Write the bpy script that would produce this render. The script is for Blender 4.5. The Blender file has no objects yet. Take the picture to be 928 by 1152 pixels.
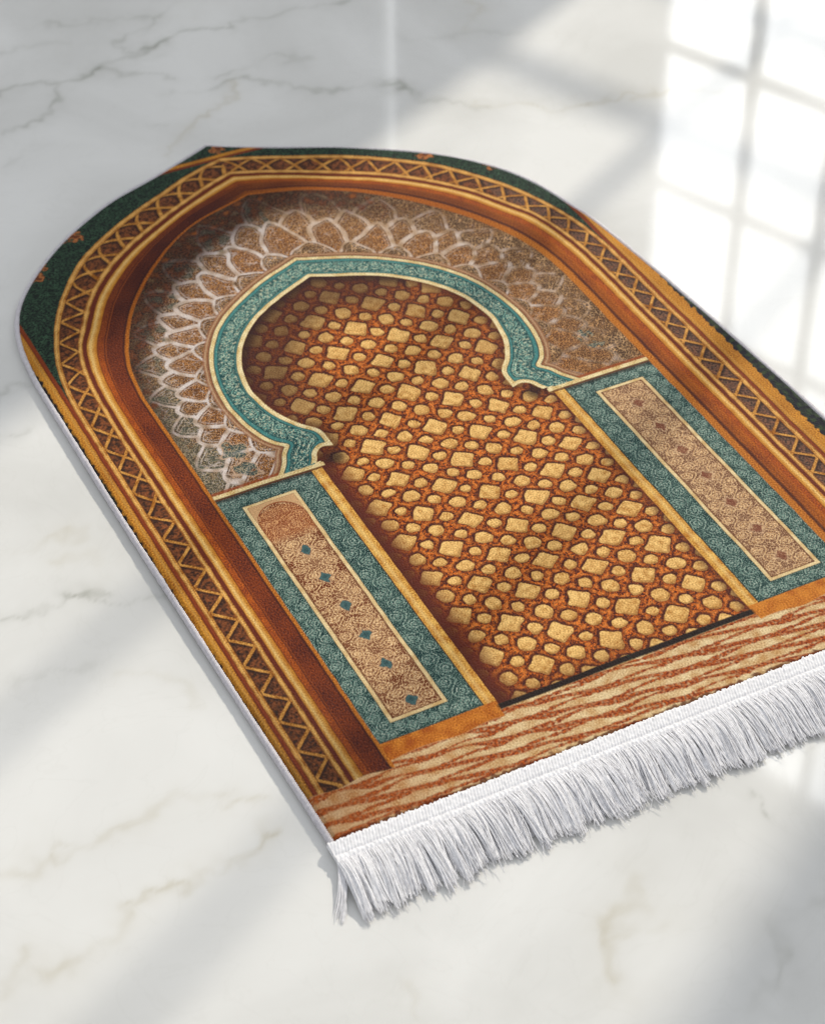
import bpy, math, random
import numpy as np

random.seed(4); rng = np.random.default_rng(11)
C = bpy.context.scene.collection
SC = bpy.context.scene

# ------------------------------------------------------------------ camera
TOP = 0.0105                                           # height of the pile above the marble
cam_d = bpy.data.cameras.new('camera'); cam = bpy.data.objects.new('camera', cam_d); C.objects.link(cam)
cam.location = (-0.8752, -1.0457, 1.5233 + TOP)
yaw, pitch = 0.472611, 0.722481
from mathutils import Vector
look = Vector((math.sin(yaw)*math.cos(pitch), math.cos(yaw)*math.cos(pitch), -math.sin(pitch)))
cam.rotation_euler = look.to_track_quat('-Z', 'Y').to_euler()
cam_d.sensor_fit = 'VERTICAL'; cam_d.sensor_height = 36.0; cam_d.lens = 36.0*2513.86/1152
cam_d.clip_start = 0.05; cam_d.clip_end = 200
cam_d.dof.use_dof = True; cam_d.dof.focus_distance = 2.25; cam_d.dof.aperture_fstop = 6.3
SC.camera = cam

# ------------------------------------------------------------------ light
world = bpy.data.worlds.new('World'); SC.world = world; world.use_nodes = True
bg = world.node_tree.nodes['Background']
bg.inputs['Color'].default_value = (0.93, 0.96, 1.0, 1); bg.inputs['Strength'].default_value = 0.73

SUN_AZ = math.radians(29.5); SUN_TAN = 0.72            # low afternoon sun through the window grid
SUN_DIR = Vector((math.cos(SUN_AZ), math.sin(SUN_AZ), SUN_TAN)).normalized()
sl = bpy.data.lights.new('sunlight', 'SPOT'); sun = bpy.data.objects.new('sunlight', sl); C.objects.link(sun)
sun.location = Vector((0.0, 0.5, 0.0)) + SUN_DIR*24.0
sun.rotation_euler = (-SUN_DIR).to_track_quat('-Z', 'Y').to_euler()
sl.spot_size = math.radians(14); sl.spot_blend = 0.05; sl.shadow_soft_size = 0.165
sl.energy = 20000; sl.color = (1.0, 0.93, 0.80)

SC.view_settings.view_transform = 'Standard'; SC.view_settings.look = 'None'
SC.view_settings.exposure = 0.0; SC.view_settings.gamma = 1.0
SC.cycles.max_bounces = 8
SC.cycles.pixel_filter_type = 'BLACKMAN_HARRIS'; SC.cycles.filter_width = 1.15

# ------------------------------------------------------------------ helpers
def lin(c):
    c = np.asarray(c, np.float32)/255.0
    return np.where(c <= 0.04045, c/12.92, ((c+0.055)/1.055)**2.4).astype(np.float32)

def new_mesh(name, verts, faces, mat, parent=None, smooth=True):
    """verts (n,3); faces (m,4) quads, or a list of polygons."""
    me = bpy.data.meshes.new(name)
    if isinstance(faces, np.ndarray):
        verts = np.ascontiguousarray(verts, np.float32); faces = np.ascontiguousarray(faces, np.int32)
        k = faces.shape[1]
        me.vertices.add(len(verts)); me.vertices.foreach_set('co', verts.ravel())
        me.loops.add(faces.size); me.loops.foreach_set('vertex_index', faces.ravel())
        me.polygons.add(len(faces)); me.polygons.foreach_set('loop_start', np.arange(0, faces.size, k, dtype=np.int32))
        me.update(calc_edges=True)
    else:
        me.from_pydata([tuple(v) for v in verts], [], faces); me.update()
    me.polygons.foreach_set('use_smooth', np.full(len(me.polygons), smooth, bool))
    if mat: me.materials.append(mat)
    o = bpy.data.objects.new(name, me); C.objects.link(o)
    if parent: o.parent = parent
    return o

def add_box(V, F, lo, hi, M=None):
    b = len(V)
    for z in (lo[2], hi[2]):
        for x, y in ((lo[0], lo[1]), (hi[0], lo[1]), (hi[0], hi[1]), (lo[0], hi[1])):
            p = Vector((x, y, z)); V.append(tuple(M @ p) if M else tuple(p))
    F += [[b+i for i in f] for f in ((3,2,1,0),(4,5,6,7),(0,1,5,4),(1,2,6,5),(2,3,7,6),(3,0,4,7))]

def mat_new(name):
    m = bpy.data.materials.new(name); m.use_nodes = True
    nt = m.node_tree; return m, nt, nt.nodes['Principled BSDF']

def simple_mat(name, col, rough=0.6):
    m, nt, b = mat_new(name)
    n = nt.nodes.new('ShaderNodeTexNoise'); n.inputs['Scale'].default_value = 30
    r = nt.nodes.new('ShaderNodeMapRange'); r.inputs['To Min'].default_value = 0.94; r.inputs['To Max'].default_value = 1.04
    nt.links.new(n.outputs['Fac'], r.inputs['Value'])
    mx = nt.nodes.new('ShaderNodeVectorMath'); mx.operation = 'SCALE'; mx.inputs[0].default_value = col
    nt.links.new(r.outputs['Result'], mx.inputs['Scale']); nt.links.new(mx.outputs['Vector'], b.inputs['Base Color'])
    b.inputs['Roughness'].default_value = rough
    return m

def spline(pts, step=0.004):
    """Catmull-Rom through the points, resampled."""
    P = np.asarray(pts, float); out = []
    Q = np.vstack([2*P[0]-P[1], P, 2*P[-1]-P[-2]])
    for i in range(1, len(Q)-2):
        n = max(1, int(np.linalg.norm(Q[i+1]-Q[i])/step)); t = np.linspace(0, 1, n, endpoint=False)[:, None]
        a, b, c, d = Q[i-1], Q[i], Q[i+1], Q[i+2]
        out.append(0.5*((2*b)+(c-a)*t+(2*a-5*b+4*c-d)*t*t+(3*b-a-3*c+d)*t**3))
    return np.vstack(out+[P[-1:]])

def poly_dist(poly, X, Y, closed=False):
    """unsigned distance and arc position of the nearest point of a polyline."""
    P = np.vstack([poly, poly[:1]]) if closed else poly
    best = np.full(X.shape, 1e9); T = np.zeros(X.shape); s = 0.0
    for a, b in zip(P[:-1], P[1:]):
        d = b-a; L = np.hypot(*d)
        if L < 1e-9: continue
        u = np.clip(((X-a[0])*d[0]+(Y-a[1])*d[1])/(L*L), 0, 1)
        e = (X-a[0]-u*d[0])**2+(Y-a[1]-u*d[1])**2
        m = e < best; best = np.where(m, e, best); T = np.where(m, s+u*L, T); s += L
    return np.sqrt(best), T

def inside(poly, X, Y):
    r = np.zeros(X.shape, bool); n = len(poly)
    for i in range(n):
        (x0, y0), (x1, y1) = poly[i], poly[(i+1) % n]
        if y0 == y1: continue
        c = ((y0 > Y) != (y1 > Y)) & (X < (x1-x0)*(Y-y0)/(y1-y0)+x0); r ^= c
    return r

# ------------------------------------------------------------------ the marble floor (veins traced as polylines on the floor)
R_ = np.array([math.cos(yaw), -math.sin(yaw), 0.0]); F_ = np.array(look); U_ = np.cross(R_, F_)
def ground(px, py, z=0.0):
    """a pixel of the 928x1152 photograph as a point on the plane z."""
    d = F_+((px-464)/2513.86)*R_-((py-576)/2513.86)*U_
    o = np.array(cam.location); return (o+d*((z-o[2])/d[2]))[:2]

def fz(pts, ox, oy, s): return [(ox+x/s, oy+y/s) for x, y in pts]
VEINS = []
def vein(w, sig, tint, pts, ox=0, oy=0, s=1.0):
    VEINS.append((w, sig, tint, np.array([ground(*p) for p in fz(pts, ox, oy, s)])))
G, O = 0, 1                                           # grey or ochre vein
q = (0, 0, 1.933)
vein(.75, .006, G, [(0,208),(80,185),(140,180),(200,155),(250,130),(340,105),(385,78),(470,60),(560,40),(650,20),(750,0)], *q)
vein(.6, .005, G, [(380,80),(330,105),(255,115),(250,100),(275,80),(320,60),(345,30),(400,8)], *q)
vein(.5, .006, G, [(65,62),(130,48),(230,42),(300,38),(330,30)], *q)
vein(.6, .006, G, [(0,295),(60,265),(120,240),(145,215),(130,190)], *q)
vein(.35, .007, G, [(15,358),(70,330),(130,310)], *q)
vein(.5, .006, G, [(190,155),(240,160),(300,165),(370,170)], *q)
vein(.6, .006, G, [(380,210),(430,205),(490,185),(540,170),(590,180),(620,200),(700,195),(780,185),(850,180),(900,205),(928,215)], *q)
vein(.4, .006, G, [(470,165),(560,140),(610,125),(670,130)], *q)
vein(.4, .006, O, [(365,330),(400,295),(430,265),(470,235),(505,205),(510,185)], *q)
vein(.35, .006, G, [(330,262),(362,268)], *q)
vein(.25, .012, O, [(400,20),(440,0)], *q)
vein(.3, .008, G, [(0,120),(60,105),(150,95)], *q)
q = (420, 0, 1.827)
vein(.5, .006, G, [(0,165),(60,185),(100,205),(170,212),(230,212)], *q)
vein(.4, .006, O, [(200,205),(270,215),(360,225),(450,205),(560,190),(700,185)], *q)
vein(.35, .009, O, [(180,60),(200,40),(208,0)], *q)
vein(.25, .008, G, [(60,80),(170,70),(300,66)], *q)
q = (0, 380, 2.442)
vein(.45, .005, G, [(0,270),(60,245)], *q); vein(.45, .005, G, [(0,155),(60,135),(120,118)], *q)
vein(.35, .007, O, [(30,590),(60,580),(130,560),(200,530),(245,520)], *q)
vein(.6, .0055, G, [(0,765),(80,745),(160,730),(210,705),(260,690),(320,685)], *q)
vein(.6, .005, G, [(200,705),(260,700),(300,720),(370,725),(440,715),(520,690)], *q)
vein(.22, .012, O, [(180,610),(230,575),(240,630)], *q)
vein(.25, .007, G, [(20,950),(120,930),(210,910),(260,895)], *q); vein(.25, .007, O, [(350,930),(440,945),(560,990)], *q)
q = (0, 760, 1.933)
vein(.4, .007, O, [(150,350),(110,350),(90,385),(120,395),(160,370),(220,350),(300,320),(420,270),(470,258)], *q)
vein(.5, .006, O, [(280,510),(310,505),(360,480),(400,450),(500,400),(600,345)], *q)
vein(.3, .008, O, [(0,445),(60,425),(90,390)], *q)
vein(.4, .010, O, [(100,640),(150,630)], *q); vein(.3, .009, O, [(140,630),(210,570),(280,510)], *q)
vein(.35, .009, O, [(0,700),(20,670),(45,600)], *q); vein(.4, .005, O, [(470,290),(530,275),(600,265)], *q)
q = (448, 800, 1.933)
vein(.4, .010, O, [(510,375),(500,410),(480,440),(470,590)], *q); vein(.35, .008, O, [(480,600),(500,520),(530,470)], *q)
vein(.8, .0022, G, [(745,190),(775,205),(800,220)], *q)
vein(.5, .0075, G, [(790,681),(822,550),(832,470),(870,420),(928,385)], *q)
vein(.3, .009, O, [(20,600),(35,680)], *q)
# a few more beyond the picture so the stone carries on
for _ in range(26):
    x, y = rng.uniform(-2.2, 2.2), rng.uniform(-1.6, 3.0); a = rng.normal(0.5, 0.35); pts = []
    for k in range(7):
        pts.append((x, y)); x += .11*math.cos(a); y += .11*math.sin(a); a += rng.normal(0, .4)
    pts = np.array(pts)
    if not (np.abs(pts[:, 0]-.05).min() < .75 and np.abs(pts[:, 1]-.55).min() < .95):
        VEINS.append((rng.uniform(.25, .5), .007, int(rng.integers(0, 2)), pts))

def fft_noise(shape, step, wl, seed, bw=0.35, ang=None, stretch=1.0):
    """band-limited noise of wavelength wl (metres) on a grid of spacing step, unit variance."""
    r = np.random.default_rng(seed).standard_normal(shape).astype(np.float32)
    fy = np.fft.fftfreq(shape[0], step)[:, None]; fx = np.fft.rfftfreq(shape[1], step)[None, :]
    if ang is not None:
        c, s = math.cos(ang), math.sin(ang); fx, fy = (fx*c+fy*s)*stretch, (-fx*s+fy*c)
    f = np.hypot(fx, fy); f0 = 1/wl
    H = np.exp(-((f-f0)/(bw*f0))**2/2) if bw else np.exp(-(f/f0)**2)
    g = np.fft.irfft2(np.fft.rfft2(r)*H, s=shape); return (g/g.std()).astype(np.float32)

def build_floor():
    st = 0.004; xs = np.arange(-1.2, 1.5, st); ys = np.arange(-0.7, 2.3, st)
    X, Y = np.meshgrid(xs, ys); sh = X.shape
    wx = X+.006*fft_noise(sh, st, .09, 1)+.0025*fft_noise(sh, st, .025, 2); wy = Y+.006*fft_noise(sh, st, .09, 3)+.0025*fft_noise(sh, st, .025, 4)
    strength = np.clip(.85+.28*fft_noise(sh, st, .09, 5), .25, 1.4)
    g = np.zeros(sh); o = np.zeros(sh)
    for w, sig, tint, P in VEINS:
        lo, hi = P.min(0)-.12, P.max(0)+.12
        ix = np.searchsorted(xs, (lo[0], hi[0])); iy = np.searchsorted(ys, (lo[1], hi[1]))
        if ix[0] == ix[1] or iy[0] == iy[1]: continue
        sl_ = (slice(*iy), slice(*ix)); d, _ = poly_dist(P, wx[sl_], wy[sl_])
        sig *= .72; v = w*(.80*np.exp(-(d/sig)**2)+.25*np.exp(-(d/(sig*4))**2))*strength[sl_]
        if tint == G: g[sl_] += v
        else: o[sl_] += v
    # outer ring of big faces: the same sheet carries on past the dense part
    ny, nx = sh; V = np.stack([X.ravel(), Y.ravel(), np.zeros(X.size)], 1)
    i = np.arange(ny*nx).reshape(ny, nx); Fq = np.stack([i[:-1, :-1], i[:-1, 1:], i[1:, 1:], i[1:, :-1]], -1).reshape(-1, 4)
    B = np.array([(-7, -7, 0), (7, -7, 0), (7, 9, 0), (-7, 9, 0)]); b = len(V)
    c = [i[0, 0], i[0, -1], i[-1, -1], i[-1, 0]]
    ring = np.array([[b, b+1, c[1], c[0]], [b+1, b+2, c[2], c[1]], [b+2, b+3, c[3], c[2]], [b+3, b, c[0], c[3]]])
    m, nt, bs = mat_new('polished_white_marble'); N = nt.nodes.new; L = nt.links.new
    at = N('ShaderNodeAttribute'); at.attribute_name = 'veins'
    sep = N('ShaderNodeSeparateColor'); L(at.outputs['Color'], sep.inputs['Color'])
    tc = N('ShaderNodeTexCoord')
    cloud = N('ShaderNodeTexNoise'); cloud.inputs['Scale'].default_value = 3.2; cloud.inputs['Detail'].default_value = 6; cloud.inputs['Distortion'].default_value = .8
    L(tc.outputs['Object'], cloud.inputs['Vector'])
    ramp = N('ShaderNodeValToRGB'); e = ramp.color_ramp.elements
    e[0].position = .34; e[0].color = (.605, .60, .578, 1); e[1].position = .66; e[1].color = (.725, .72, .70, 1)
    L(cloud.outputs['Fac'], ramp.inputs['Fac'])
    def mix(fac, a, col):
        x = N('ShaderNodeMix'); x.data_type = 'RGBA'; x.clamp_factor = True
        L(fac, x.inputs['Factor']); L(a, x.inputs['A']); x.inputs['B'].default_value = (*col, 1); return x.outputs['Result']
    brk = N('ShaderNodeTexNoise'); brk.inputs['Scale'].default_value = 22; brk.inputs['Detail'].default_value = 4; L(tc.outputs['Object'], brk.inputs['Vector'])
    def mod(s, k):
        mm = N('ShaderNodeMath'); mm.operation = 'MULTIPLY'; L(s, mm.inputs[0]); L(brk.outputs['Fac'], mm.inputs[1])
        m2 = N('ShaderNodeMath'); m2.operation = 'MULTIPLY'; L(mm.outputs[0], m2.inputs[0]); m2.inputs[1].default_value = k; return m2.outputs[0]
    c1 = mix(mod(sep.outputs['Red'], 1.25), ramp.outputs['Color'], (.30, .30, .26))
    c2 = mix(mod(sep.outputs['Green'], 1.3), c1, (.42, .37, .25))
    fine = N('ShaderNodeTexNoise'); fine.inputs['Scale'].default_value = 7; fine.inputs['Detail'].default_value = 9; fine.inputs['Distortion'].default_value = 2.2
    L(tc.outputs['Object'], fine.inputs['Vector'])
    fr = N('ShaderNodeValToRGB'); fe = fr.color_ramp.elements
    fe[0].position = .485; fe[0].color = (0, 0, 0, 1); fe[1].position = .5; fe[1].color = (.06, .06, .06, 1)
    x = fe.new(.515); x.color = (0, 0, 0, 1)
    L(fine.outputs['Fac'], fr.inputs['Fac'])
    c3 = mix(fr.outputs['Color'], c2, (.45, .44, .40))
    L(c3, bs.inputs['Base Color'])
    rr = N('ShaderNodeMapRange'); rr.inputs['To Min'].default_value = .03; rr.inputs['To Max'].default_value = .055; L(cloud.outputs['Fac'], rr.inputs['Value'])
    L(rr.outputs['Result'], bs.inputs['Roughness']); bs.inputs['IOR'].default_value = 1.5
    o_ = new_mesh('marble_floor', np.vstack([V, B]), np.vstack([Fq, ring]), m)
    a = o_.data.attributes.new('veins', 'FLOAT_COLOR', 'POINT'); cc = np.zeros((len(V)+4, 4), np.float32)
    cc[:len(V), 0] = g.ravel(); cc[:len(V), 1] = o.ravel(); cc[:, 3] = 1; a.data.foreach_set('color', cc.ravel())
    o_['kind'] = 'structure'; o_['label'] = 'polished white marble floor with grey and ochre veins'; return o_
build_floor()

# ------------------------------------------------------------------ the wall with its windows, to the right of the picture: seen as reflection and shadow
WN = Vector((math.cos(math.radians(22.7)), math.sin(math.radians(22.7)), 0)); WC = 3.5       # wall normal, distance
WD = Vector((WN.y, -WN.x, 0))
from mathutils import Matrix
WM = Matrix(((WD.x, WN.x, 0, WN.x*WC), (WD.y, WN.y, 0, WN.y*WC), (0, 0, 1, 0), (0, 0, 0, 1)))  # local: along, outward, up
white_paint = simple_mat('white_paint', (.62, .62, .62), .5)
plaster = simple_mat('wall_plaster', (.42, .42, .42), .9)
SUN_W = (-1.291, -0.435, 0.3, 4.6); DAY_W = (-2.472, -1.42, 0.4, 4.27); SLIT = (-3.53, -3.42, 0.4, 4.02)
def build_wall():
    V, F = [], []; y0, y1 = .0, .16; u0, u1, H = -6.5, 2.5, 5.2; cur = u0
    for a, b, lo, hi in sorted((SUN_W, DAY_W, SLIT)):
        add_box(V, F, (cur, y0, 0), (a, y1, H), WM)
        add_box(V, F, (a, y0, 0), (b, y1, lo), WM); add_box(V, F, (a, y0, hi), (b, y1, H), WM); cur = b
    add_box(V, F, (cur, y0, 0), (u1, y1, H), WM)
    o = new_mesh('wall', V, F, plaster, None, False); o['kind'] = 'structure'; o['label'] = 'plain pale wall that holds the tall windows'
build_wall()
def window(spec, ups, bars, wv, wh, label, glow, y=.02):
    a, b, lo, hi = spec
    root = bpy.data.objects.new('window', None); C.objects.link(root); root.matrix_world = WM @ Matrix.Translation((a, y, lo))
    root['label'] = label; root['category'] = 'window'
    w, h = b-a, hi-lo; t = .028; V, F = [], []
    add_box(V, F, (.001, 0, .001), (t, .05, h-.001)); add_box(V, F, (w-t, 0, .001), (w-.001, .05, h-.001))
    add_box(V, F, (t, 0, .001), (w-t, .05, t)); add_box(V, F, (t, 0, h-t), (w-t, .05, h-.001))
    new_mesh('frame', V, F, white_paint, root, False)
    xs = [t]+[u-a for u in ups]+[w-t]
    for u in ups:
        V, F = [], []; add_box(V, F, (u-a-wv/2, .008, t), (u-a+wv/2, .032, h-t)); new_mesh('mullion', V, F, white_paint, root, False)
    for z in bars:
        V, F = [], []
        for i in range(len(xs)-1):
            l = xs[i]+(wv/2 if i else 0); r = xs[i+1]-(wv/2 if i < len(xs)-2 else 0)
            add_box(V, F, (l, .010, z-lo-wh/2), (r, .030, z-lo+wh/2))
        new_mesh('glazing_bar', V, F, white_paint, root, False)
    if glow:  # added opaque pane: emits the mirrored brightness and blocks the sun behind it
        m, nt, bs = mat_new('opaque_glow_sheet'); bs.inputs['Base Color'].default_value = (.8, .8, .8, 1)
        n = nt.nodes.new('ShaderNodeTexNoise'); n.inputs['Scale'].default_value = 1.1; n.inputs['Detail'].default_value = 3
        r = nt.nodes.new('ShaderNodeMapRange'); r.inputs['To Min'].default_value = glow*.75; r.inputs['To Max'].default_value = glow*1.25
        nt.links.new(n.outputs['Fac'], r.inputs['Value']); nt.links.new(r.outputs['Result'], bs.inputs['Emission Strength'])
        bs.inputs['Emission Color'].default_value = (.97, .99, 1.0, 1)
        V, F = [], []; add_box(V, F, (.002, .036, .002), (w-.002, .044, h-.002)); new_mesh('glow_pane', V, F, m, root, False)
    return root
window(SUN_W, [-1.016, -.774], [1.78, 1.985], .023, .025, 'open window grid that the sun falls through onto the rug', 0)
window(DAY_W, [-2.154, -1.886, -1.642], [.75, 1.2, 1.651, 2.105, 2.56, 3.01, 3.46, 3.9], .036, .036, 'tall bright window grid mirrored in the polished floor', 5.0)
window(SLIT, [], [2.2], .03, .03, 'narrow dim window slit mirrored as a faint streak', 1.6)

# ------------------------------------------------------------------ the rug: its printed picture
S = 0.0008
OUT_L = [(0,1.245),(-.03,1.231),(-.078,1.209),(-.156,1.178),(-.222,1.137),(-.275,1.091),(-.314,1.046),(-.338,1.006),(-.353,.958),(-.360,.90),(-.3615,.83),(-.361,.6),(-.358,.36),(-.355,.1315)]
OUT_R = [(0,1.245),(.03,1.226),(.069,1.205),(.17,1.151),(.247,1.098),(.303,1.035),(.333,.975),(.348,.913),(.357,.867),(.367,.755),(.377,.6),(.384,.435),(.388,.1315)]
oL, oR = spline(OUT_L), spline(OUT_R)
OUTLINE = np.vstack([oL[::-1], oR[1:]])                 # outer edge of the binding, bottom left over the apex to bottom right

def inset(P, d):
    t = np.gradient(P, axis=0); t /= np.linalg.norm(t, axis=1)[:, None]; n = np.stack([t[:, 1], -t[:, 0]], 1)
    Q = P+n*d; return Q
PILE = inset(OUTLINE, .0045)
PILE = np.vstack([PILE, [(PILE[-1, 0], .1315), (PILE[0, 0], .1315)]])

LATOUT = spline([(0,1.201),(.058,1.18),(.137,1.14),(.187,1.109),(.232,1.073),(.272,1.022),(.303,.968),(.327,.9),(.337,.84),(.339,.77),(.339,.6),(.339,.19)])
LATIN = spline([(0,1.155),(.04,1.139),(.1,1.107),(.178,1.056),(.234,1.0),(.269,.942),(.288,.905),(.299,.85),(.303,.77),(.303,.6),(.303,.19)])
SPAN = spline([(0,1.11),(.09,1.076),(.158,1.02),(.205,.963),(.235,.91),(.255,.855),(.2625,.8),(.263,.745),(.2625,.6),(.2625,.19)])
TEAL_O = np.vstack([spline([(0,.962),(.066,.932),(.126,.889),(.16,.843),(.178,.796),(.185,.744),(.18,.695),(.169,.664),(.156,.649)], .003), spline([(.156,.649),(.165,.638),(.172,.623),(.186,.604)], .003)])
TEAL_I = np.vstack([spline([(0,.919),(.07,.884),(.112,.848),(.138,.804),(.148,.76),(.1465,.735),(.141,.708),(.127,.679),(.111,.657),(.109,.627)], .003), spline([(.109,.627),(.121,.630),(.130,.624),(.134,.615),(.141,.604)], .003), [(.141, .6), (.141, .213)]])

def build_pile(root):
    xs = np.arange(-.372, .394, S); ys = np.arange(.1315, 1.246, S)
    nx, ny = len(xs), len(ys); X, Y = np.meshgrid(xs.astype(np.float32), ys.astype(np.float32)); sh = X.shape
    # signed distances on a coarse grid, then bilinear
    cs = .002; cxs = np.arange(-.4, .4001, cs); cys = np.arange(.1, 1.3, cs); CX, CY = np.meshgrid(cxs, cys)
    def samp(A, x, y):
        fx = np.clip((x-cxs[0])/cs, 0, len(cxs)-1.001); fy = np.clip((y-cys[0])/cs, 0, len(cys)-1.001)
        i, j = fx.astype(int), fy.astype(int); u, v = (fx-i).astype(np.float32), (fy-j).astype(np.float32)
        A = A.astype(np.float32)
        return A[j, i]*(1-u)*(1-v)+A[j, i+1]*u*(1-v)+A[j+1, i]*(1-u)*v+A[j+1, i+1]*u*v
    def field(curve, bottom):
        d, t = poly_dist(curve, np.abs(CX), CY); poly = np.vstack([curve, [(curve[-1, 0], bottom), (0, bottom)]])
        ins = inside(poly, np.abs(CX)+1e-7, CY); return np.where(ins, d, -d), t
    n = lambda wl, seed, **k: fft_noise(sh, S, wl, seed, **k)
    w1, w2 = n(.03, 21), n(.03, 22)                                     # slow hand-drawn wobble
    WX, WY = X+.00012*w1, Y+.00012*w2
    d, _ = poly_dist(PILE, CX, CY, True); dp = samp(np.where(inside(PILE, CX, CY), d, -d), X, Y)
    a1, t1 = field(LATOUT, .05); a2, _ = field(LATIN, .05); a3, _ = field(SPAN, .05); a4, t4 = field(TEAL_O, .05); a5, _ = field(TEAL_I, .213)
    AX = np.abs(WX); left = X < 0
    d1 = samp(a1, AX, WY); t1 = LATL-samp(t1, AX, WY); d2 = samp(a2, AX, WY); d3 = samp(a3, AX, WY)
    TX = WX+.005; d4 = samp(a4, np.abs(TX), WY); d5 = samp(a5, np.abs(np.where(Y > .61, TX, WX)), WY)
    t4 = samp(t4, np.abs(TX), WY)
    aa = .0007
    def st(x, w=aa): return np.clip(x/(2*w)+.5, 0, 1)
    def band(x, a, b, w=aa): return st(x-a, w)*st(b-x, w)
    col = np.zeros(sh+(3,), np.float32)
    def paint(c, m):
        c = lin(c) if not isinstance(c, np.ndarray) else c
        m = m[..., None]; col[...] = col*(1-m)+c*m
    def mixc(a, b, f): f = np.clip(f, 0, 1)[..., None]; return lin(a)*(1-f)+lin(b)*f
    def sm(x, a, b): u = np.clip((x-a)/(b-a), 0, 1); return u*u*(3-2*u)
    n2, n3, n4, n6, n10 = n(.0026, 31, bw=.5), n(.0034, 32), n(.0048, 33), n(.0068, 34), n(.011, 35)
    n20, n50 = n(.02, 36), n(.06, 37)
    ridge = lambda f, w=.35: np.exp(-(f/w)**2)                          # curling lines where a field passes zero
    filig = sm(ridge(n6, .42)+.45*ridge(n4, .30)+.12*n2, .25, .8)
    fine = sm(ridge(n4, .45)*.9+.3*ridge(n3, .3)+.12*n2, .25, .8)

    def scroll(a, b, p):
        # a running vine: a wave down the middle of the band with a curled tendril and a bud in every bend (a along, b across in -1..1)
        u = (a/p) % 1.0; wave = .42*np.sin(2*math.pi*u); out = np.zeros(sh, np.float32)
        k = p/2.6
        out = np.maximum(out, np.exp(-((b-wave)*k/.00085)**2)*.9)
        for u0, b0 in ((.25, -.42), (.75, .42)):
            du = ((u-u0+.5) % 1.0-.5)*p; db = (b-b0)*k; rr = np.hypot(du, db); th = np.arctan2(db, du)
            sp_ = rr-k*(.20+.10*(th/math.pi)); out = np.maximum(out, np.exp(-(sp_/.0008)**2)*(rr < k*.5)); out = np.maximum(out, np.exp(-((rr-k*.47)/.0008)**2)*.8)
            out = np.maximum(out, np.exp(-(rr/(k*.09))**2))
        return np.clip(out, 0, 1)
    # --- dark green ground outside the arch
    g = mixc((14,24,22), (50,72,54), .42+.40*n4+.2*n10); paint(g, np.ones(sh, np.float32))
    paint((78,112,86), .55*ridge(n6, .22)*st(n20+.6, .6)); paint((12,20,20), .5*st(n6-.9, .3))
    for (px, py) in [(84,267),(41,313),(44,300),(478,174),(553,185),(244,168),(250,150)]:
        gx, gy = ground(px, py, TOP); r = np.hypot((X-gx)*(1+.3*n20*.3), Y-gy)+.0025*n10
        paint((150,88,52), st(.009-r, .0015)); paint((80,40,25), st(.0045-r, .001)*.8); paint((196,132,84), band(r, .0055, .0072, .0006)*.7)
    # --- straight frame lines behind the arch: both sides and across the top
    dark_edge = mixc((24,24,34), (52,66,44), .3+.5*n10)
    e = np.where(left, .3540, .3605)+np.where(left, .22, .38)*(.0003*n6+.0024*n10)-np.where(left, .003, 0)*sm(-Y, -.5, -.25)
    m_out = st(AX-.339)
    m_side = m_out*st(1.206-Y)
    paint(dark_edge, m_side*st(AX-e)*st(.97-Y, .01))
    gold = mixc((140,80,28), (210,148,68), .62+.16*n3+.12*n50)
    paint(gold, m_side*band(AX, .3435, e)); paint((196,150,84), m_side*band(AX, .346, .3485, .0012)*.6); paint((132,58,22), m_side*band(AX, .3385, .3440)); paint((90,36,16), m_side*band(AX, .3425, .3440, .0005)*.6)
    paint((200,140,70), (1-left)*m_side*band(AX, .352, e-.003, .002)*.5*st(n6, .5))
    top = st(-d1)*st(Y-1.0)
    paint((118,52,24), top*band(Y, 1.1985, 1.2035)); paint(gold, top*band(Y, 1.2035, 1.210)); paint((80,38,20), top*band(Y, 1.210, 1.2115)*.7)
    # --- open-work border
    v1 = d1/np.maximum(d1-d2, 1e-5); inl = st(d1)*st(-d2)
    cell = mixc((58,34,22), (138,80,48), .46+.22*n4+.25*n10); cellg = mixc((62,50,46), (128,100,84), .45+.3*n4+.2*n3)
    cell = np.where((X > .27)[..., None], cell*.45+cellg*.55, cell)
    paint(cell, inl)
    P = np.where(left, .0405, .0365); ph = np.where(left, .38, .552)
    y_lin = t1                                                          # arc length up from the bottom
    v = np.clip((v1-.14)/(.735-.14), 0, 1)
    hi_l, hi_r = sm(t1, .40, .46)*(1-sm(t1, .66, .70)), sm(t1, .30, .5)*(1-sm(t1, .92, .98))
    s_ = np.where(left, .5+.24*hi_l+.28*sm(t1, .82, .88), .56+.10*hi_r+.20*sm(t1, .98, 1.04))
    ex = np.where(left, 1-.42*sm(t1, .80, .88), 1-.25*sm(t1, .98, 1.05))
    off = s_*P*v**ex; T = t1-ph
    wr = lambda z: (z+P/2) % P-P/2
    A, Bm = wr(T-off), wr(T+off); cosang = .021/np.hypot(.021, s_*P)
    A, Bm = A*cosang, Bm*cosang; lw = np.where(left, .0016, .0015)+.0001*n10
    shd = np.maximum(np.exp(-((A+.0030)/.0022)**2), np.exp(-((Bm+.0030)/.0022)**2))
    paint((44,26,20), inl*band(v1, .13, .74)*np.clip(shd*.85+.5*sm(v, .25, 0), 0, .9))
    goldl = mixc((158,98,40), (218,162,92), .55+.15*n3+.25*n20)
    paint((96,52,24), inl*st(lw+.0007-np.minimum(np.abs(A), np.abs(Bm)), .0005)*.6)
    paint(goldl, inl*st(lw-np.minimum(np.abs(A), np.abs(Bm)), .0006))
    paint(goldl, inl*(st(.15-v1, .02)+band(v1, .735, .865, .02))); paint((245,205,135), inl*(band(v1, .04, .08, .015)+band(v1, .77, .82, .02))*.45)
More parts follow.
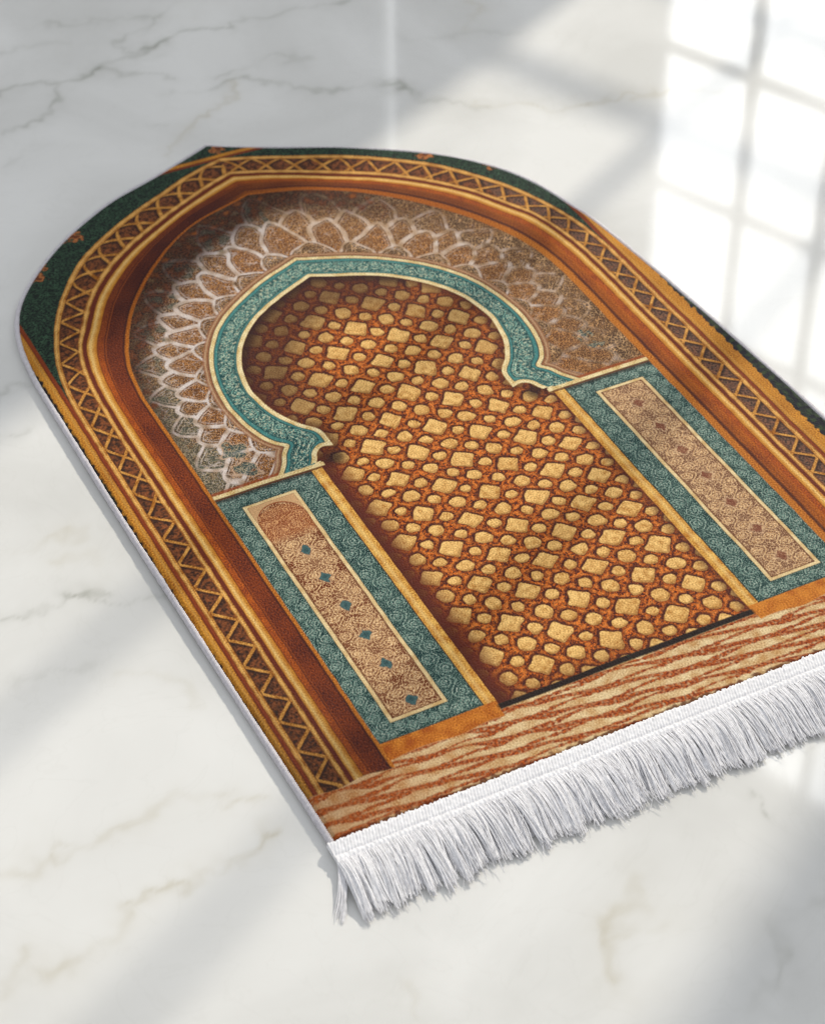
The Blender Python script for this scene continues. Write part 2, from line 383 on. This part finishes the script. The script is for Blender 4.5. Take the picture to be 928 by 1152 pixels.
    paint((96,44,18), inl*band(v1, .145, .175, .012)*.7); paint((104,42,17), inl*st(v1-.865, .02)); paint((120,62,26), inl*band(v1, .695, .72, .012)*.6)
    # bottom block of the border
    # --- moulding between the border and the alcove
    v2 = d2/np.maximum(d2-d3, 1e-5); inm = st(d2)*st(-d3)
    k = n(.05, 41, bw=.5); grain = n(.007, 42, ang=0.0, stretch=.25, bw=.6)
    brown = mixc((70,26,14), (140,66,28), .45+.18*grain+.2*n50+.1*n3)
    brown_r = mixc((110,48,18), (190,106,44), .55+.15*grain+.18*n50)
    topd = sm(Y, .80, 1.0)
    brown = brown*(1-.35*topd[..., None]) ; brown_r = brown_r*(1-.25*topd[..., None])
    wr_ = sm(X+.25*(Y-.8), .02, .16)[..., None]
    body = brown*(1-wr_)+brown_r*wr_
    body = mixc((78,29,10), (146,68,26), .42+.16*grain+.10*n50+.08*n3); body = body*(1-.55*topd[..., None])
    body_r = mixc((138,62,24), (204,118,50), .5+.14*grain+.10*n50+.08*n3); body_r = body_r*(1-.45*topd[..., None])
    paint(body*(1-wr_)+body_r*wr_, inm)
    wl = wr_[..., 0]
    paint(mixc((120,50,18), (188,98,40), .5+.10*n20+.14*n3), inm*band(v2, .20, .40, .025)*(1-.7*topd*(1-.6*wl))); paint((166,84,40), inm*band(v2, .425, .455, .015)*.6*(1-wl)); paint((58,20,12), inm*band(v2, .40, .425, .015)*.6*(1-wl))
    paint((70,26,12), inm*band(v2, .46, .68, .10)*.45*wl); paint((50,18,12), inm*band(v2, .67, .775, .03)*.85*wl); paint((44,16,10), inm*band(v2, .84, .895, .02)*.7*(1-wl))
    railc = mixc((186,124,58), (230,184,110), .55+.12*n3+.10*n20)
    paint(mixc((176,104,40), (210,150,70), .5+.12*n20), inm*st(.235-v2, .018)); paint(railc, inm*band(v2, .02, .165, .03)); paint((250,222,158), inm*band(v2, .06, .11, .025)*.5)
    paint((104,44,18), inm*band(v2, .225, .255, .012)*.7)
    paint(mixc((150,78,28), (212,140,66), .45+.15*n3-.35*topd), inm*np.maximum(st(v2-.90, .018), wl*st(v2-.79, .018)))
    # bottom of the mouldings
    # --- spandrel round the horseshoe arch
    ins = st(d3)*st(-d4)*st(Y-.6055)
    v4 = np.clip(-d4/np.maximum(d3-d4, 1e-5), 0, 1)
    base = mixc((60,36,22), (214,172,126), .04+.80*filig*(.85+.2*n20))
    rustf = mixc((70,40,22), (200,154,106), .05+.80*fine)
    sel = st(n50*.8+.2, .7)[..., None]; base = base*sel+rustf*(1-sel)
    paint(base, ins)
    paint(mixc((52,58,48), (140,140,118), .2+.6*filig), ins*left*.65*st(v4-.62+.12*n20, .15)*st(.82-Y, .05))
    # lace of pointed cells: two offset rings of arches and their ribs
    ang = np.arctan2(TX+.002*n50, Y-.755)
    fphi = ang/(2*math.pi)*26+.010*n50
    vv = v4+.004*n20; gap = np.maximum(d3-d4, .02); lace = np.zeros(sh, np.float32); cover = np.zeros(sh, bool); inner_cell = np.zeros(sh, np.float32)
    sx_ = np.abs(np.gradient(ang, axis=1))/S+np.abs(np.gradient(ang, axis=0))/S; sx_ = np.minimum(sx_, 12)*26/(2*math.pi)
    for row, (ph_, lo, hi, p_, w_) in enumerate(((0, .02, .22, 1.7, .0014), (.5, .08, .56, 1.7, .0024), (0, .30, .70, 1.6, .0023), (.5, .50, .95, 1.5, .0017))):
        u = np.abs(2*((fphi+ph_) % 1.0)-1); c_ = lo+(hi-lo)*(1-u**p_)
        slope = (hi-lo)*p_*u**(p_-1)*2*sx_; dist = np.abs(vv-c_)/np.sqrt((1/gap)**2+slope**2)
        lace = np.maximum(lace, st(w_-dist, .0007)*(~cover)); lace = np.maximum(lace, .55*st(.0006-np.abs(dist-.0052), .0005)*(~cover)*(vv < c_))
        if row in (1, 2): inner_cell = np.maximum(inner_cell, st(c_-vv-.05, .03)*(~cover)*(1 if row == 1 else .6))
        cover |= vv < c_
    tr_ = ridge(n10, .16)*.8+ridge(n(.015, 71, bw=.5), .12)*.6; tr_ = np.clip(tr_, 0, 1)
    fb = st(v4-.05, .02)*st(.97-v4, .05)
    paint(mixc((88,44,18), (204,140,80), .1+.8*fine), ins*inner_cell*fb*.6)
    strength = np.clip(.95-.45*(sm(X, .12, .22))-.30*sm(v4, .75, 1)+.15*n20, 0, 1)*(1-.6*sm(-Y, -.76, -.66)*(~left))
    pale = mixc((190,160,130), (216,204,198), np.where(left, .7, .25)+.2*n20)
    paint(mixc((40,60,56), (124,140,126), .1+.7*fine), ins*fb*cover*sm(v4, .36, .5)*(1-np.clip(inner_cell*1.6, 0, 1))*st(-n20-.2, .4)*.6*left)
    paint((74,42,28), ins*fb*np.roll(lace, (-2, 1), (0, 1))*.45*strength); paint(pale, ins*fb*np.clip(lace+.72*tr_*(1-lace), 0, 1)*strength)
    # printed depth along the frame, and the brown band over the lace
    dk = np.clip(sm(v4, .48, .86)*sm(Y, .80, .98)+.85*left*sm(v4, .60, 1)*sm(Y, .64, .82), 0, 1)*(1-.75*sm(X, .08, .2))
    paint(mixc((34,17,11), (92,46,22), .30+.3*n4+.3*n20), ins*np.clip(dk*(1.0+.18*n20), 0, 1)*.93)
    paint((176,98,36), ins*band(v4, .86, .95, .05)*sm(Y, .98, 1.04)*st(n20-1.5, .5)*.5)
    # blue-green sprigs low in the corners
    for sx, px, py in ((-1, 263, 507), (-1, 278, 528), (1, 655, 377), (1, 668, 389)):
        gx, gy = ground(px, py, TOP); r = np.hypot(X-gx, (Y-gy)*1.1)+.003*n20
        paint((198,168,142), ins*band(r, .0135, .016, .001)*(.8 if sx < 0 else 0)); paint(mixc((24,66,68), (176,164,138), .05+.75*filig), ins*st((.0125 if sx < 0 else .009)-r, .0015)*st(n10*.6+.5+(.6 if sx < 0 else -.25), .4)*.85)
    paint((150,102,74), ins*st(.0075+d4, .0006)*.75); paint((206,176,140), ins*band(-d4, .0035, .0055, .0006)*.5); paint((110,62,38), ins*st(.0014+d4, .0005)*.8)
    paint((150,72,34), ins*st(.613-Y, .001)*.8)
    # --- blue-green arch band
    inb = st(d4)*st(-d5)*st(Y-.604)
    vb = d4/np.maximum(d4-d5, 1e-5)
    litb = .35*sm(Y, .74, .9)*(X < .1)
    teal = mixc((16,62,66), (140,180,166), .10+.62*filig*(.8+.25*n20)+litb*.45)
    paint(teal, inb); sc_ = scroll(t4, (vb-.51)*3.4, .0300); paint((16,58,62), inb*band(vb, .27, .75, .02)*.45); paint(mixc((84,150,142), (206,214,190), .3+.3*n3+.3*(n10 > 0)), inb*band(vb, .27, .75, .02)*np.clip(sc_*.85+.30*filig, 0, .9)); paint((206,204,176), inb*st(n6-1.5, .3)*.65); paint((20,64,66), inb*st(-n6-1.1, .3)*.6)
    paint((70,132,130), inb*(band(vb, .13, .24, .02)+band(vb, .78, .88, .02))*.8); paint((24,70,72), inb*(band(vb, .24, .27, .012)+band(vb, .75, .78, .012)+band(vb, .11, .14, .015))*.8)
    cream = mixc((206,172,112), (240,222,176), .6+.15*n3+.2*n20)
    paint(cream, inb*st(.0048-d4)); paint(cream, inb*st(.0060+d5)); paint((56,40,26), inb*band(d4, .0046, .0058, .0004)*.6); paint((70,50,30), inb*band(-d5, .0060, .0071, .0004)*.6)
    paint((250,238,200), inb*st(.0030+d5, .001)*st(-d5-.0012, .001)*.4)
    # --- niche: raised honeycomb of pale stones in an orange web
    inn = st(d5)*st(Y-.2135)
    yk = np.array([.1, .239, .336, .605, .736, .95]); hk = np.array([-4.3, 0, 3, 12, 16, 22.4])
    hx = X+.0004*n20+.00015*n10; hy = np.interp(Y+.0004*n(.022, 51)+.00015*n(.011, 52), yk, hk)
    gx = (hx+.0025)/.0382; dyl = .0312
    best = np.full(sh, 9.0, np.float32); hgt = np.zeros(sh, np.float32); sid = np.zeros(sh, np.float32)
    def jit(i, j, s): z = np.sin(i*127.1+j*311.7+s*74.7)*43758.5453; return z-np.floor(z)
    for kind in range(3):                                               # big, medium, small
        if kind < 2:
            a_ = np.round((gx+hy)/2-(.5 if kind else 0))+(.5 if kind else 0); b_ = np.round((gx-hy)/2-(.5 if kind else 0))+(.5 if kind else 0)
            ci, cj = a_+b_, a_-b_
        else:
            ci, cj = np.floor(gx)+.5, np.floor(hy)+.5
        ux = (gx-ci)*.0382-(jit(ci, cj, 1)-.5)*.0018; uy = (hy-cj)*dyl-(jit(ci, cj, 2)-.5)*.0018
        ro = (jit(ci, cj, 3)-.5)*.35; c0, s0 = np.cos(ro), np.sin(ro); ux, uy = ux*c0-uy*s0, ux*s0+uy*c0
        r0 = (.0107, .0084, .0067)[kind]*(.94+.12*jit(ci, cj, 4)); K6 = (4, 6, 6)[kind]; e_ = np.zeros(sh, np.float32)
        for kk in range(K6):                                            # an uneven lozenge or hexagon with softened corners
            th_ = 2*math.pi*kk/K6+(.85 if kind == 0 else .35)+(jit(ci, cj, 10+kk)-.5)*(.30 if kind == 0 else .4); rk = r0*(.93+.14*jit(ci, cj, 20+kk))
            e_ += np.clip((ux*np.cos(th_)+uy*np.sin(th_))/rk, 0, 3)**(6.5 if kind == 0 else 7)
        e_ = e_**(1/(6.5 if kind == 0 else 7)); dist = (e_-1)*r0*.95
        m = dist < best; best = np.where(m, dist, best); hgt = np.where(m, uy/r0, hgt); sid = np.where(m, jit(ci, cj, 5), sid)
    org = mixc((86,33,13), (222,118,54), .44+.24*n4+.16*n10+.18*n2)
    paint(org, inn)
    paint((232,150,84), inn*band(best, .0032, .006, .0012)*st(n10, .7)*.45)
    ring = np.clip(1-np.abs(best-.0008)/.0030, 0, 1)
    paint((58,20,10), inn*np.clip(1-np.abs(best-.0014)/.0034, 0, 1)*np.clip(.35+.75*sm(hgt, -.3, .6), 0, .95)); paint((70,28,16), inn*np.clip(1-np.abs(best-.0003)/.0012, 0, 1)*.55)
    stone = mixc((188,134,72), (246,204,136), .58+.12*n3+.14*n10+.25*(sid-.5)+.12*hgt)
    paint(stone, inn*st(-best, .0006)); paint((150,98,48), inn*band(best, -.0022, 0, .0008)*sm(-hgt, .1, .8)*.6)
    # printed recess: dark under the arch head and beside the jambs
    dleft = np.where(Y > .61, d5, X+.141)
    sh_top = (1-sm(d5, .004, .115))*sm(Y, .60, .80)*(1-.62*sm(X, .0, .12))
    sh_side = (1-sm(X+.141, .004, .036))*sm(-Y, -.64, -.6)
    sh_r = (1-sm(d5, 0, .016))*.75; sh_b = (1-sm(Y-.2135, 0, .03))*.35*(1-sm(X, -.05, .1))
    paint((58,20,10), inn*np.clip(sh_top*1.15, 0, .80)); paint((98,38,14), inn*np.clip(sh_side*1.02, 0, .95)); paint((74,28,14), inn*np.clip(sh_r+sh_b, 0, .85))
    paint((30,12,8), inn*(1-sm(d5, 0, .022))*.75*sm(Y, .7, .85)*(X < .09)); paint((34,14,10), inn*(1-sm(np.hypot(np.abs(X)-.122, Y-.61), .004, .02))*.85)
    # --- side panels
    AP = np.abs(WX)
    inp = band(AP, .141, .2628)*band(Y, .192, .606)
    basec = mixc((162,84,32), (206,132,62), .5+.2*n20+.12*n3+.25*(~left)-.2*sm(AP, .19, .27)); paint(basec, inp)
    tm = inp*st(AP-.1535)*st(Y-.2185)
    tl = mixc((14,52,52), (146,172,158), .10+.62*fine+.14*n2+.07*n20); paint(tl, tm); paint((24,56,54), tm*st(n20-.7, .5)*.35); paint((176,186,180), tm*st(n3-1.5, .3)*.4)
    for a_, b_, w_, m_ in ((Y, (AP-.1675)/.0125, .0125, band(AP, .156, .180)), (Y, (AP-.252)/.0095, .0095, band(AP, .2425, .2615)), (X, (Y-.2285)/.0085, .0085, band(Y, .220, .237)), (X, (Y-.5895)/.0085, .0085, band(Y, .581, .598))):
        paint((16,54,54), tm*m_*.30); paint(mixc((120,156,144), (186,196,182), .5+.4*n3), tm*m_*np.clip(scroll(a_, b_, w_*2.7)*(.62+.2*n4), 0, .75))
    strip = mixc((184,122,52), (228,182,104), .5+.15*n3+.2*n20); ms = inp*st(.1535-AP)*st(Y-.2185)
    paint(strip, ms); paint((252,224,160), ms*band(AP, .146, .150, .0015)*.35); paint((34,34,26), tm*st(.1548-AP, .0005)*.85); paint((40,36,26), tm*st(.2197-Y, .0005)*.7)
    paint((30,40,40), tm*st(Y-.5985, .0025)*.7)
    fr = inp*band(AP, .1815, .2415)*band(Y, .2385, .5795); fi = inp*band(AP, .1855, .2375)*band(Y, .2425, .5755)
    paint((30,40,36), inp*band(AP, .1806, .2424)*band(Y, .2375, .5805)*.75); paint(mixc((208,172,118), (240,218,172), .55+.2*n20), fr)
    pc = mixc((112,50,22), (232,194,150), .16+.78*filig+.08*n50); pcr = mixc((104,62,42), (230,196,158), .16+.74*filig*.6+.3*fine)
    paint(np.where(left[..., None], pc, pcr), fi); cb = np.abs(AP-.2115)/.0125-1; sc2 = scroll(Y, cb, .0262); paint((98,44,22), fi*.38); paint(mixc((206,160,112), (238,206,164), .5+.3*n3), fi*np.clip(.80*sc2*(np.abs(cb) < 1.05)+.42*filig, 0, .92)); paint((104,60,36), fi*(st(.1872-AP, .0005)+st(AP-.2358, .0005)+st(Y-.574, .0005)+st(.244-Y, .0005))*.7)
    # pointed head inside the left panel, its plain corners, and the small lozenges down the middle
    hx_ = np.abs(WX+.2115); hy_ = .5445+.026*np.sqrt(np.clip(1-(hx_/.0255)**2, 0, 1))
    paint((206,166,124), fi*left*st(WY-hy_)); paint((150,80,48), fi*left*st(.0009-np.abs(WY-hy_), .0006)*.9); paint(mixc((132,54,22), (212,154,104), .1+.85*fine), fi*left*band(Y, .515, .567, .006)*st(hy_-WY-.003, .001)*.7)
    for yy in (.491, .445, .399, .354, .309, .256):
        r = np.abs(X+.2105)/.0068+np.abs(Y-yy)/.0082+.10*n10; paint((72,100,100), fi*left*st(1-r, .12)); paint((40,66,70), fi*left*st(.45-r, .15)*.6)
        paint((214,176,138), fi*left*band(r, 1.1, 1.5, .1)*.45)
    for yy in (.541, .496, .452, .403, .357, .311, .265):
        r = np.abs(X-.2125)/.0068+np.abs(Y-yy)/.0075+.12*n10; paint((122,64,48), fi*(~left)*st(1-r+.15*n6, .2)*.72); paint((214,180,146), fi*(~left)*band(r, 1.1, 1.5, .1)*.45)
    # cream ledge over both panels
    led = band(AP, .136, .2628)*band(Y, .6025, .6085); paint(cream, led); paint((96,52,26), band(AP, .14, .2628)*band(Y, .5995, .6027)*.85); paint((40,30,26), band(AP, .154, .2628)*band(Y, .5955, .5995, .0012)*.55)
    # --- striped step along the bottom
    wv = .0008*n50+.0001*n20
    lim = np.where(AP < .1425, .2065, np.where(AP < .2628, .1965, .1885))+.001*n50*(AP > .1425)
    step = st(lim-Y, .0009)
    sand = mixc((194,150,100), (230,206,164), .6+.22*n20+.12*n3+.1*n50); paint(sand, step)
    yy = Y+wv; r1 = ((yy-.015*X)/.0150) % 1.0; r2 = ((yy+.175*X+.004)/.0175) % 1.0
    thick = .158+.035*n50+.010*n20+.005*n6
    red = mixc((116,44,14), (182,92,44), .5+.22*n3+.2*n4)
    brk = sm(fft_noise(sh, S, .05, 81, bw=.5, ang=-.1, stretch=.25), -.9, .1); m1 = st(thick*(.55+.45*brk)-np.abs(r1-.5), .06); m2 = st(thick*1.05-np.abs(r2-.5), .06)
    paint(red, step*np.clip(np.maximum(m1, m2), 0, 1)*np.clip(.95+.15*n6, .5, 1)); paint((140,74,34), step*.50*sm(-X, .10, .36)); paint((92,40,20), step*st(.1365-Y+.0012*n10, .001)*.85)
    paint((30,12,10), band(AP, 0, .1425, .002)*band(Y, .2065, .2135, .0012)*.95)
    # the lower left of the frame is printed darker
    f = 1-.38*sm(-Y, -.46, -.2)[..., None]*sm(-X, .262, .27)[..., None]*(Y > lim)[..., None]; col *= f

    lum = col@np.array([.25, .6, .15], np.float32); col = (lum[..., None]+(col-lum[..., None])*1.10)*.80
    col *= (1+.06*n2+.04*n3)[..., None]; col[...] = np.clip(col, .004, .9)
    # --- pile surface: short nap, soft shoulders, a slightly uneven lie
    z = TOP+.00012*n(.0022, 61, bw=.5)+.00010*n3+.0003*n(.12, 62)-.0052*(1-np.clip(dp/.0045, 0, 1)**.5)
    keep = dp > -.0003
    q4 = keep[:-1, :-1] & keep[1:, :-1] & keep[:-1, 1:] & keep[1:, 1:]
    used = np.zeros(sh, bool); used[:-1, :-1] |= q4; used[1:, :-1] |= q4; used[:-1, 1:] |= q4; used[1:, 1:] |= q4
    idx = np.full(sh, -1, np.int64); idx[used] = np.arange(used.sum())
    Fq = np.stack([idx[:-1, :-1][q4], idx[:-1, 1:][q4], idx[1:, 1:][q4], idx[1:, :-1][q4]], 1)
    V = np.stack([X[used], Y[used], z[used]], 1)
    m, nt, bs = mat_new('printed_pile'); N = nt.nodes.new; L = nt.links.new
    at = N('ShaderNodeAttribute'); at.attribute_name = 'print'; tc = N('ShaderNodeTexCoord')
    nz = N('ShaderNodeTexNoise'); nz.inputs['Scale'].default_value = 900; nz.inputs['Detail'].default_value = 2; L(tc.outputs['Object'], nz.inputs['Vector'])
    mr = N('ShaderNodeMapRange'); mr.inputs['From Min'].default_value = .3; mr.inputs['From Max'].default_value = .7; mr.inputs['To Min'].default_value = .94; mr.inputs['To Max'].default_value = 1.05
    L(nz.outputs['Fac'], mr.inputs['Value']); sc = N('ShaderNodeVectorMath'); sc.operation = 'SCALE'; L(at.outputs['Color'], sc.inputs[0]); L(mr.outputs['Result'], sc.inputs['Scale'])
    L(sc.outputs['Vector'], bs.inputs['Base Color']); bs.inputs['Roughness'].default_value = .72; bs.inputs['Specular IOR Level'].default_value = .15
    bs.inputs['Sheen Weight'].default_value = .05; bs.inputs['Sheen Roughness'].default_value = .4
    bp = N('ShaderNodeBump'); bp.inputs['Strength'].default_value = .25; bp.inputs['Distance'].default_value = .0006; L(nz.outputs['Fac'], bp.inputs['Height']); L(bp.outputs['Normal'], bs.inputs['Normal'])
    o = new_mesh('printed_pile', V, Fq, m, root)
    a = o.data.attributes.new('print', 'FLOAT_COLOR', 'POINT'); cc = np.ones((len(V), 4), np.float32); cc[:, :3] = col[used]; a.data.foreach_set('color', cc.ravel())
    return o
LATL = float(np.linalg.norm(np.diff(LATOUT, axis=0), axis=1).sum())

rug = bpy.data.objects.new('prayer_rug', None); C.objects.link(rug)
rug['label'] = 'arch-topped prayer rug printed with a horseshoe doorway, white fringe along its lower end'; rug['category'] = 'rug'
build_pile(rug)

def yarn_mat(name, col, thin, sheen):
    m, nt, b = mat_new(name); N = nt.nodes.new; L = nt.links.new; tc = N('ShaderNodeTexCoord')
    n = N('ShaderNodeTexNoise'); n.inputs['Scale'].default_value = 260; n.inputs['Detail'].default_value = 3; L(tc.outputs['Object'], n.inputs['Vector'])
    r = N('ShaderNodeValToRGB'); e = r.color_ramp.elements; e[0].position = .3; e[0].color = (*[c*.82 for c in col], 1); e[1].position = .7; e[1].color = (*col, 1)
    L(n.outputs['Fac'], r.inputs['Fac']); L(r.outputs['Color'], b.inputs['Base Color']); b.inputs['Roughness'].default_value = .75
    b.inputs['Sheen Weight'].default_value = sheen; b.inputs['Specular IOR Level'].default_value = .2
    bp = N('ShaderNodeBump'); bp.inputs['Strength'].default_value = .4; bp.inputs['Distance'].default_value = .0005; L(n.outputs['Fac'], bp.inputs['Height']); L(bp.outputs['Normal'], b.inputs['Normal'])
    # loose yarn lets light through
    tr = N('ShaderNodeBsdfTranslucent'); L(r.outputs['Color'], tr.inputs['Color']); mx = N('ShaderNodeMixShader'); mx.inputs[0].default_value = thin
    L(b.outputs[0], mx.inputs[1]); L(tr.outputs[0], mx.inputs[2]); L(mx.outputs[0], nt.nodes['Material Output'].inputs['Surface'])
    return m
YARN = yarn_mat('white_yarn', (.97, .96, .985), .10, .5); EDGE = yarn_mat('overlock_thread', (.66, .63, .66), .0, .1)

# backing: the woven base under the pile
def build_backing():
    P = inset(OUTLINE, .006)[::4]; P = np.vstack([P, [(P[-1, 0], .118), (P[0, 0], .118)]]); k = len(P)
    V = [(x, y, .0006) for x, y in P]+[(x, y, .0052) for x, y in P]
    F = [list(range(k))[::-1], list(range(k, 2*k))]+[[i, (i+1) % k, k+(i+1) % k, k+i] for i in range(k)]
    new_mesh('backing', V, F, simple_mat('woven_backing', (.45, .40, .34), .9), rug, False)
build_backing()

# overlocked edge: a rope of slanting stitches
def build_binding():
    d = np.linalg.norm(np.diff(OUTLINE, axis=0), axis=1); s = np.r_[0, np.cumsum(d)]; ss = np.arange(0, s[-1], .0007)
    P = np.stack([np.interp(ss, s, OUTLINE[:, 0]), np.interp(ss, s, OUTLINE[:, 1])], 1)
    T = np.gradient(P, axis=0); ksm = np.ones(15)/15; T = np.stack([np.convolve(T[:, i], ksm, 'same') for i in (0, 1)], 1); T /= np.linalg.norm(T, axis=1)[:, None]
    Nn = np.stack([T[:, 1], -T[:, 0]], 1)                                # towards the inside
    K = 12; th = np.arange(K)/K*2*math.pi; jitter = np.convolve(rng.normal(0, 1, len(ss)), np.ones(6)/6, 'same')
    r = .0033*(1+.16*np.sin(2*math.pi*ss[:, None]/.0026+1.3*th[None, :]+.8*jitter[:, None])+.10*jitter[:, None])
    c = P+Nn*.0035; sag = .0003*np.sin(ss*23)
    V = np.stack([c[:, None, 0]+Nn[:, None, 0]*r*np.cos(th)*.95, c[:, None, 1]+Nn[:, None, 1]*r*np.cos(th)*.95, .0054+sag[:, None]+r*np.sin(th)*1.12], -1).reshape(-1, 3)
    i = np.arange(len(ss)-1)[:, None]*K; j = np.arange(K)[None, :]; j2 = (j+1) % K
    F = np.stack([i+j, i+K+j, i+K+j2, i+j2], -1).reshape(-1, 4)
    new_mesh('edge_binding', V, F, EDGE, rug)
build_binding()

XL, XR, YB = -.356, .389, .1335
def build_heading():
    xs = np.arange(XL-.001, XR+.001, .0008); vs = np.linspace(0, 1, 28); Xg, Vg = np.meshgrid(xs, vs, indexing='ij')
    prof = np.interp(vs, [0, .06, .2, .45, .6, .68, .74, .86, 1], [.0080, .0108, .0118, .0105, .0098, .0082, .0098, .0102, .0085])
    nx_ = len(xs); sh = (nx_, 28); a = rng.normal(0, 1, sh); 
    for _ in range(2): a = (a+np.roll(a, 1, 0)+np.roll(a, -1, 0)+np.roll(a, 1, 1)+np.roll(a, -1, 1))/5
    Z = prof[None, :]+.00035*np.sin(2*math.pi*(Xg+.3*.024*Vg)/.0031)*(Vg < .66)+.00028*np.sin(2*math.pi*Xg/.0042)*(Vg > .7)+.0006*a
    edge = rng.normal(0, 1, nx_); edge = np.convolve(edge, np.ones(3)/3, 'same')*.0011
    Yg = YB+.0015+edge[:, None]*(1-Vg)**3-(.0245)*Vg+.0006*a
    V = np.stack([Xg, Yg, Z], -1).reshape(-1, 3); i = np.arange(nx_*28).reshape(sh)
    F = [np.stack([i[:-1, :-1], i[:-1, 1:], i[1:, 1:], i[1:, :-1]], -1).reshape(-1, 4)]
    # underside, closing the strip into a solid
    b = len(V); V2 = V.copy(); V2[:, 2] = .0045; V = np.vstack([V, V2]); k = i+b
    F.append(np.stack([k[:-1, :-1], k[1:, :-1], k[1:, 1:], k[:-1, 1:]], -1).reshape(-1, 4))
    for e0, e1 in ((i[:, 0], k[:, 0]), (i[:, -1], k[:, -1]), (i[0], k[0]), (i[-1], k[-1])):
        F.append(np.stack([e0[:-1], e0[1:], e1[1:], e1[:-1]], -1))
    new_mesh('fringe_heading', V, np.vstack(F), YARN, rug)
build_heading()

def build_fringe():
    K, NS = 4, 11; Vs, Fs = [], []; base = 0; th = np.arange(K)/K*2*math.pi
    def strand(x0, x1, y1, z0, zt, r, hump, wob):
        nonlocal base
        t = np.linspace(0, 1, NS); ph = rng.uniform(0, 6.28)
        x = x0+(x1-x0)*t**1.3+wob*np.sin(t*rng.uniform(3, 7)+ph)*t; y = .1125+(y1-.1125)*t+.4*wob*np.sin(t*9+ph*2)*t
        z = z0+(zt-z0)*t**1.4+hump*np.sin(np.pi*np.clip(t*1.15, 0, 1))
        rr = r*np.interp(t, [0, .1, .85, 1], [.9, 1, .95, .55])
        ring = np.stack([x[:, None]+rr[:, None]*np.cos(th), y[:, None]+0*th, np.maximum(z[:, None]+rr[:, None]*np.sin(th), .0003)], -1)
        Vs.append(ring.reshape(-1, 3)); i = base+np.arange(NS-1)[:, None]*K; j = np.arange(K)[None, :]; j2 = (j+1) % K
        Fs.append(np.stack([i+j, i+j2, i+K+j2, i+K+j], -1).reshape(-1, 4)); base += NS*K
    # added sheet beneath the loose ends, keeps the gaps between them from going dark
    bx = np.arange(XL, XR, .0015); bv = np.linspace(0, 1, 14); Xb, Vb = np.meshgrid(bx, bv, indexing='ij'); low = .052+.004*np.convolve(rng.normal(0, 1, len(bx)), np.ones(5)/5, 'same')
    Zb = .0062*(1-Vb**1.5)+.0014*np.sin(np.pi*Vb)+.0008*rng.normal(0, 1, Xb.shape)*(Vb > 0)*(Vb < .99)+.0006; Yb = .1135-low[:, None]*Vb
    Vs.append(np.stack([Xb, Yb, np.maximum(Zb, .0005)], -1).reshape(-1, 3)); ib = np.arange(Xb.size).reshape(Xb.shape)
    Fs.append(np.stack([ib[:-1, :-1], ib[:-1, 1:], ib[1:, 1:], ib[1:, :-1]], -1).reshape(-1, 4)); base += Xb.size
    x = XL-.001
    while x < XR+.002:                                                  # bunches of loose yarn
        w = rng.uniform(.0028, .006); lean = rng.normal(-.002, .0035); L_ = rng.normal(.060, .0042); up = abs(rng.normal(0, .0018)); u = (x-XL)
        if u < .02: lean = -.003+.6*lean
        for k in range(int(rng.integers(24, 32))):
            x0 = x+rng.uniform(-.1, 1.1)*w; cx = x+w/2
            x1 = cx+(x0-cx)*rng.uniform(.5, 1.5)+lean+rng.normal(0, .0018)
            layer = rng.uniform(0, 1); strand(x0, x1, .1125-L_*rng.uniform(.88, 1.06), .0048+.0042*layer, .0012+.0035*layer+up*.6, rng.uniform(.0005, .0009), .0012+.0035*layer+up*.5, rng.uniform(.0003, .0018))
        x += w
    for k in range(160):
        x0 = rng.uniform(XL, XR); strand(x0, x0+rng.normal(-.004, .014), rng.uniform(.036, .062), .009, rng.uniform(.001, .006), .0004, rng.uniform(.003, .006), .003)
    fr_ = new_mesh('fringe', np.vstack(Vs), np.vstack(Fs), YARN, rug)
    Vs.clear(); Fs.clear(); base = 0
    for k in range(26):                                                 # a loose bunch splayed out at the corner, and stray ends
        strand(XL+rng.uniform(-.001, .006), XL-.021+rng.normal(0, .0028), rng.uniform(.054, .070), .006, .0015, .0006, rng.uniform(.001, .003), .001)
    new_mesh('loose_tassel', np.vstack(Vs), np.vstack(Fs), YARN, fr_)['label'] = 'loose bunch of fringe yarn splayed away from the rest at the corner'
build_fringe()
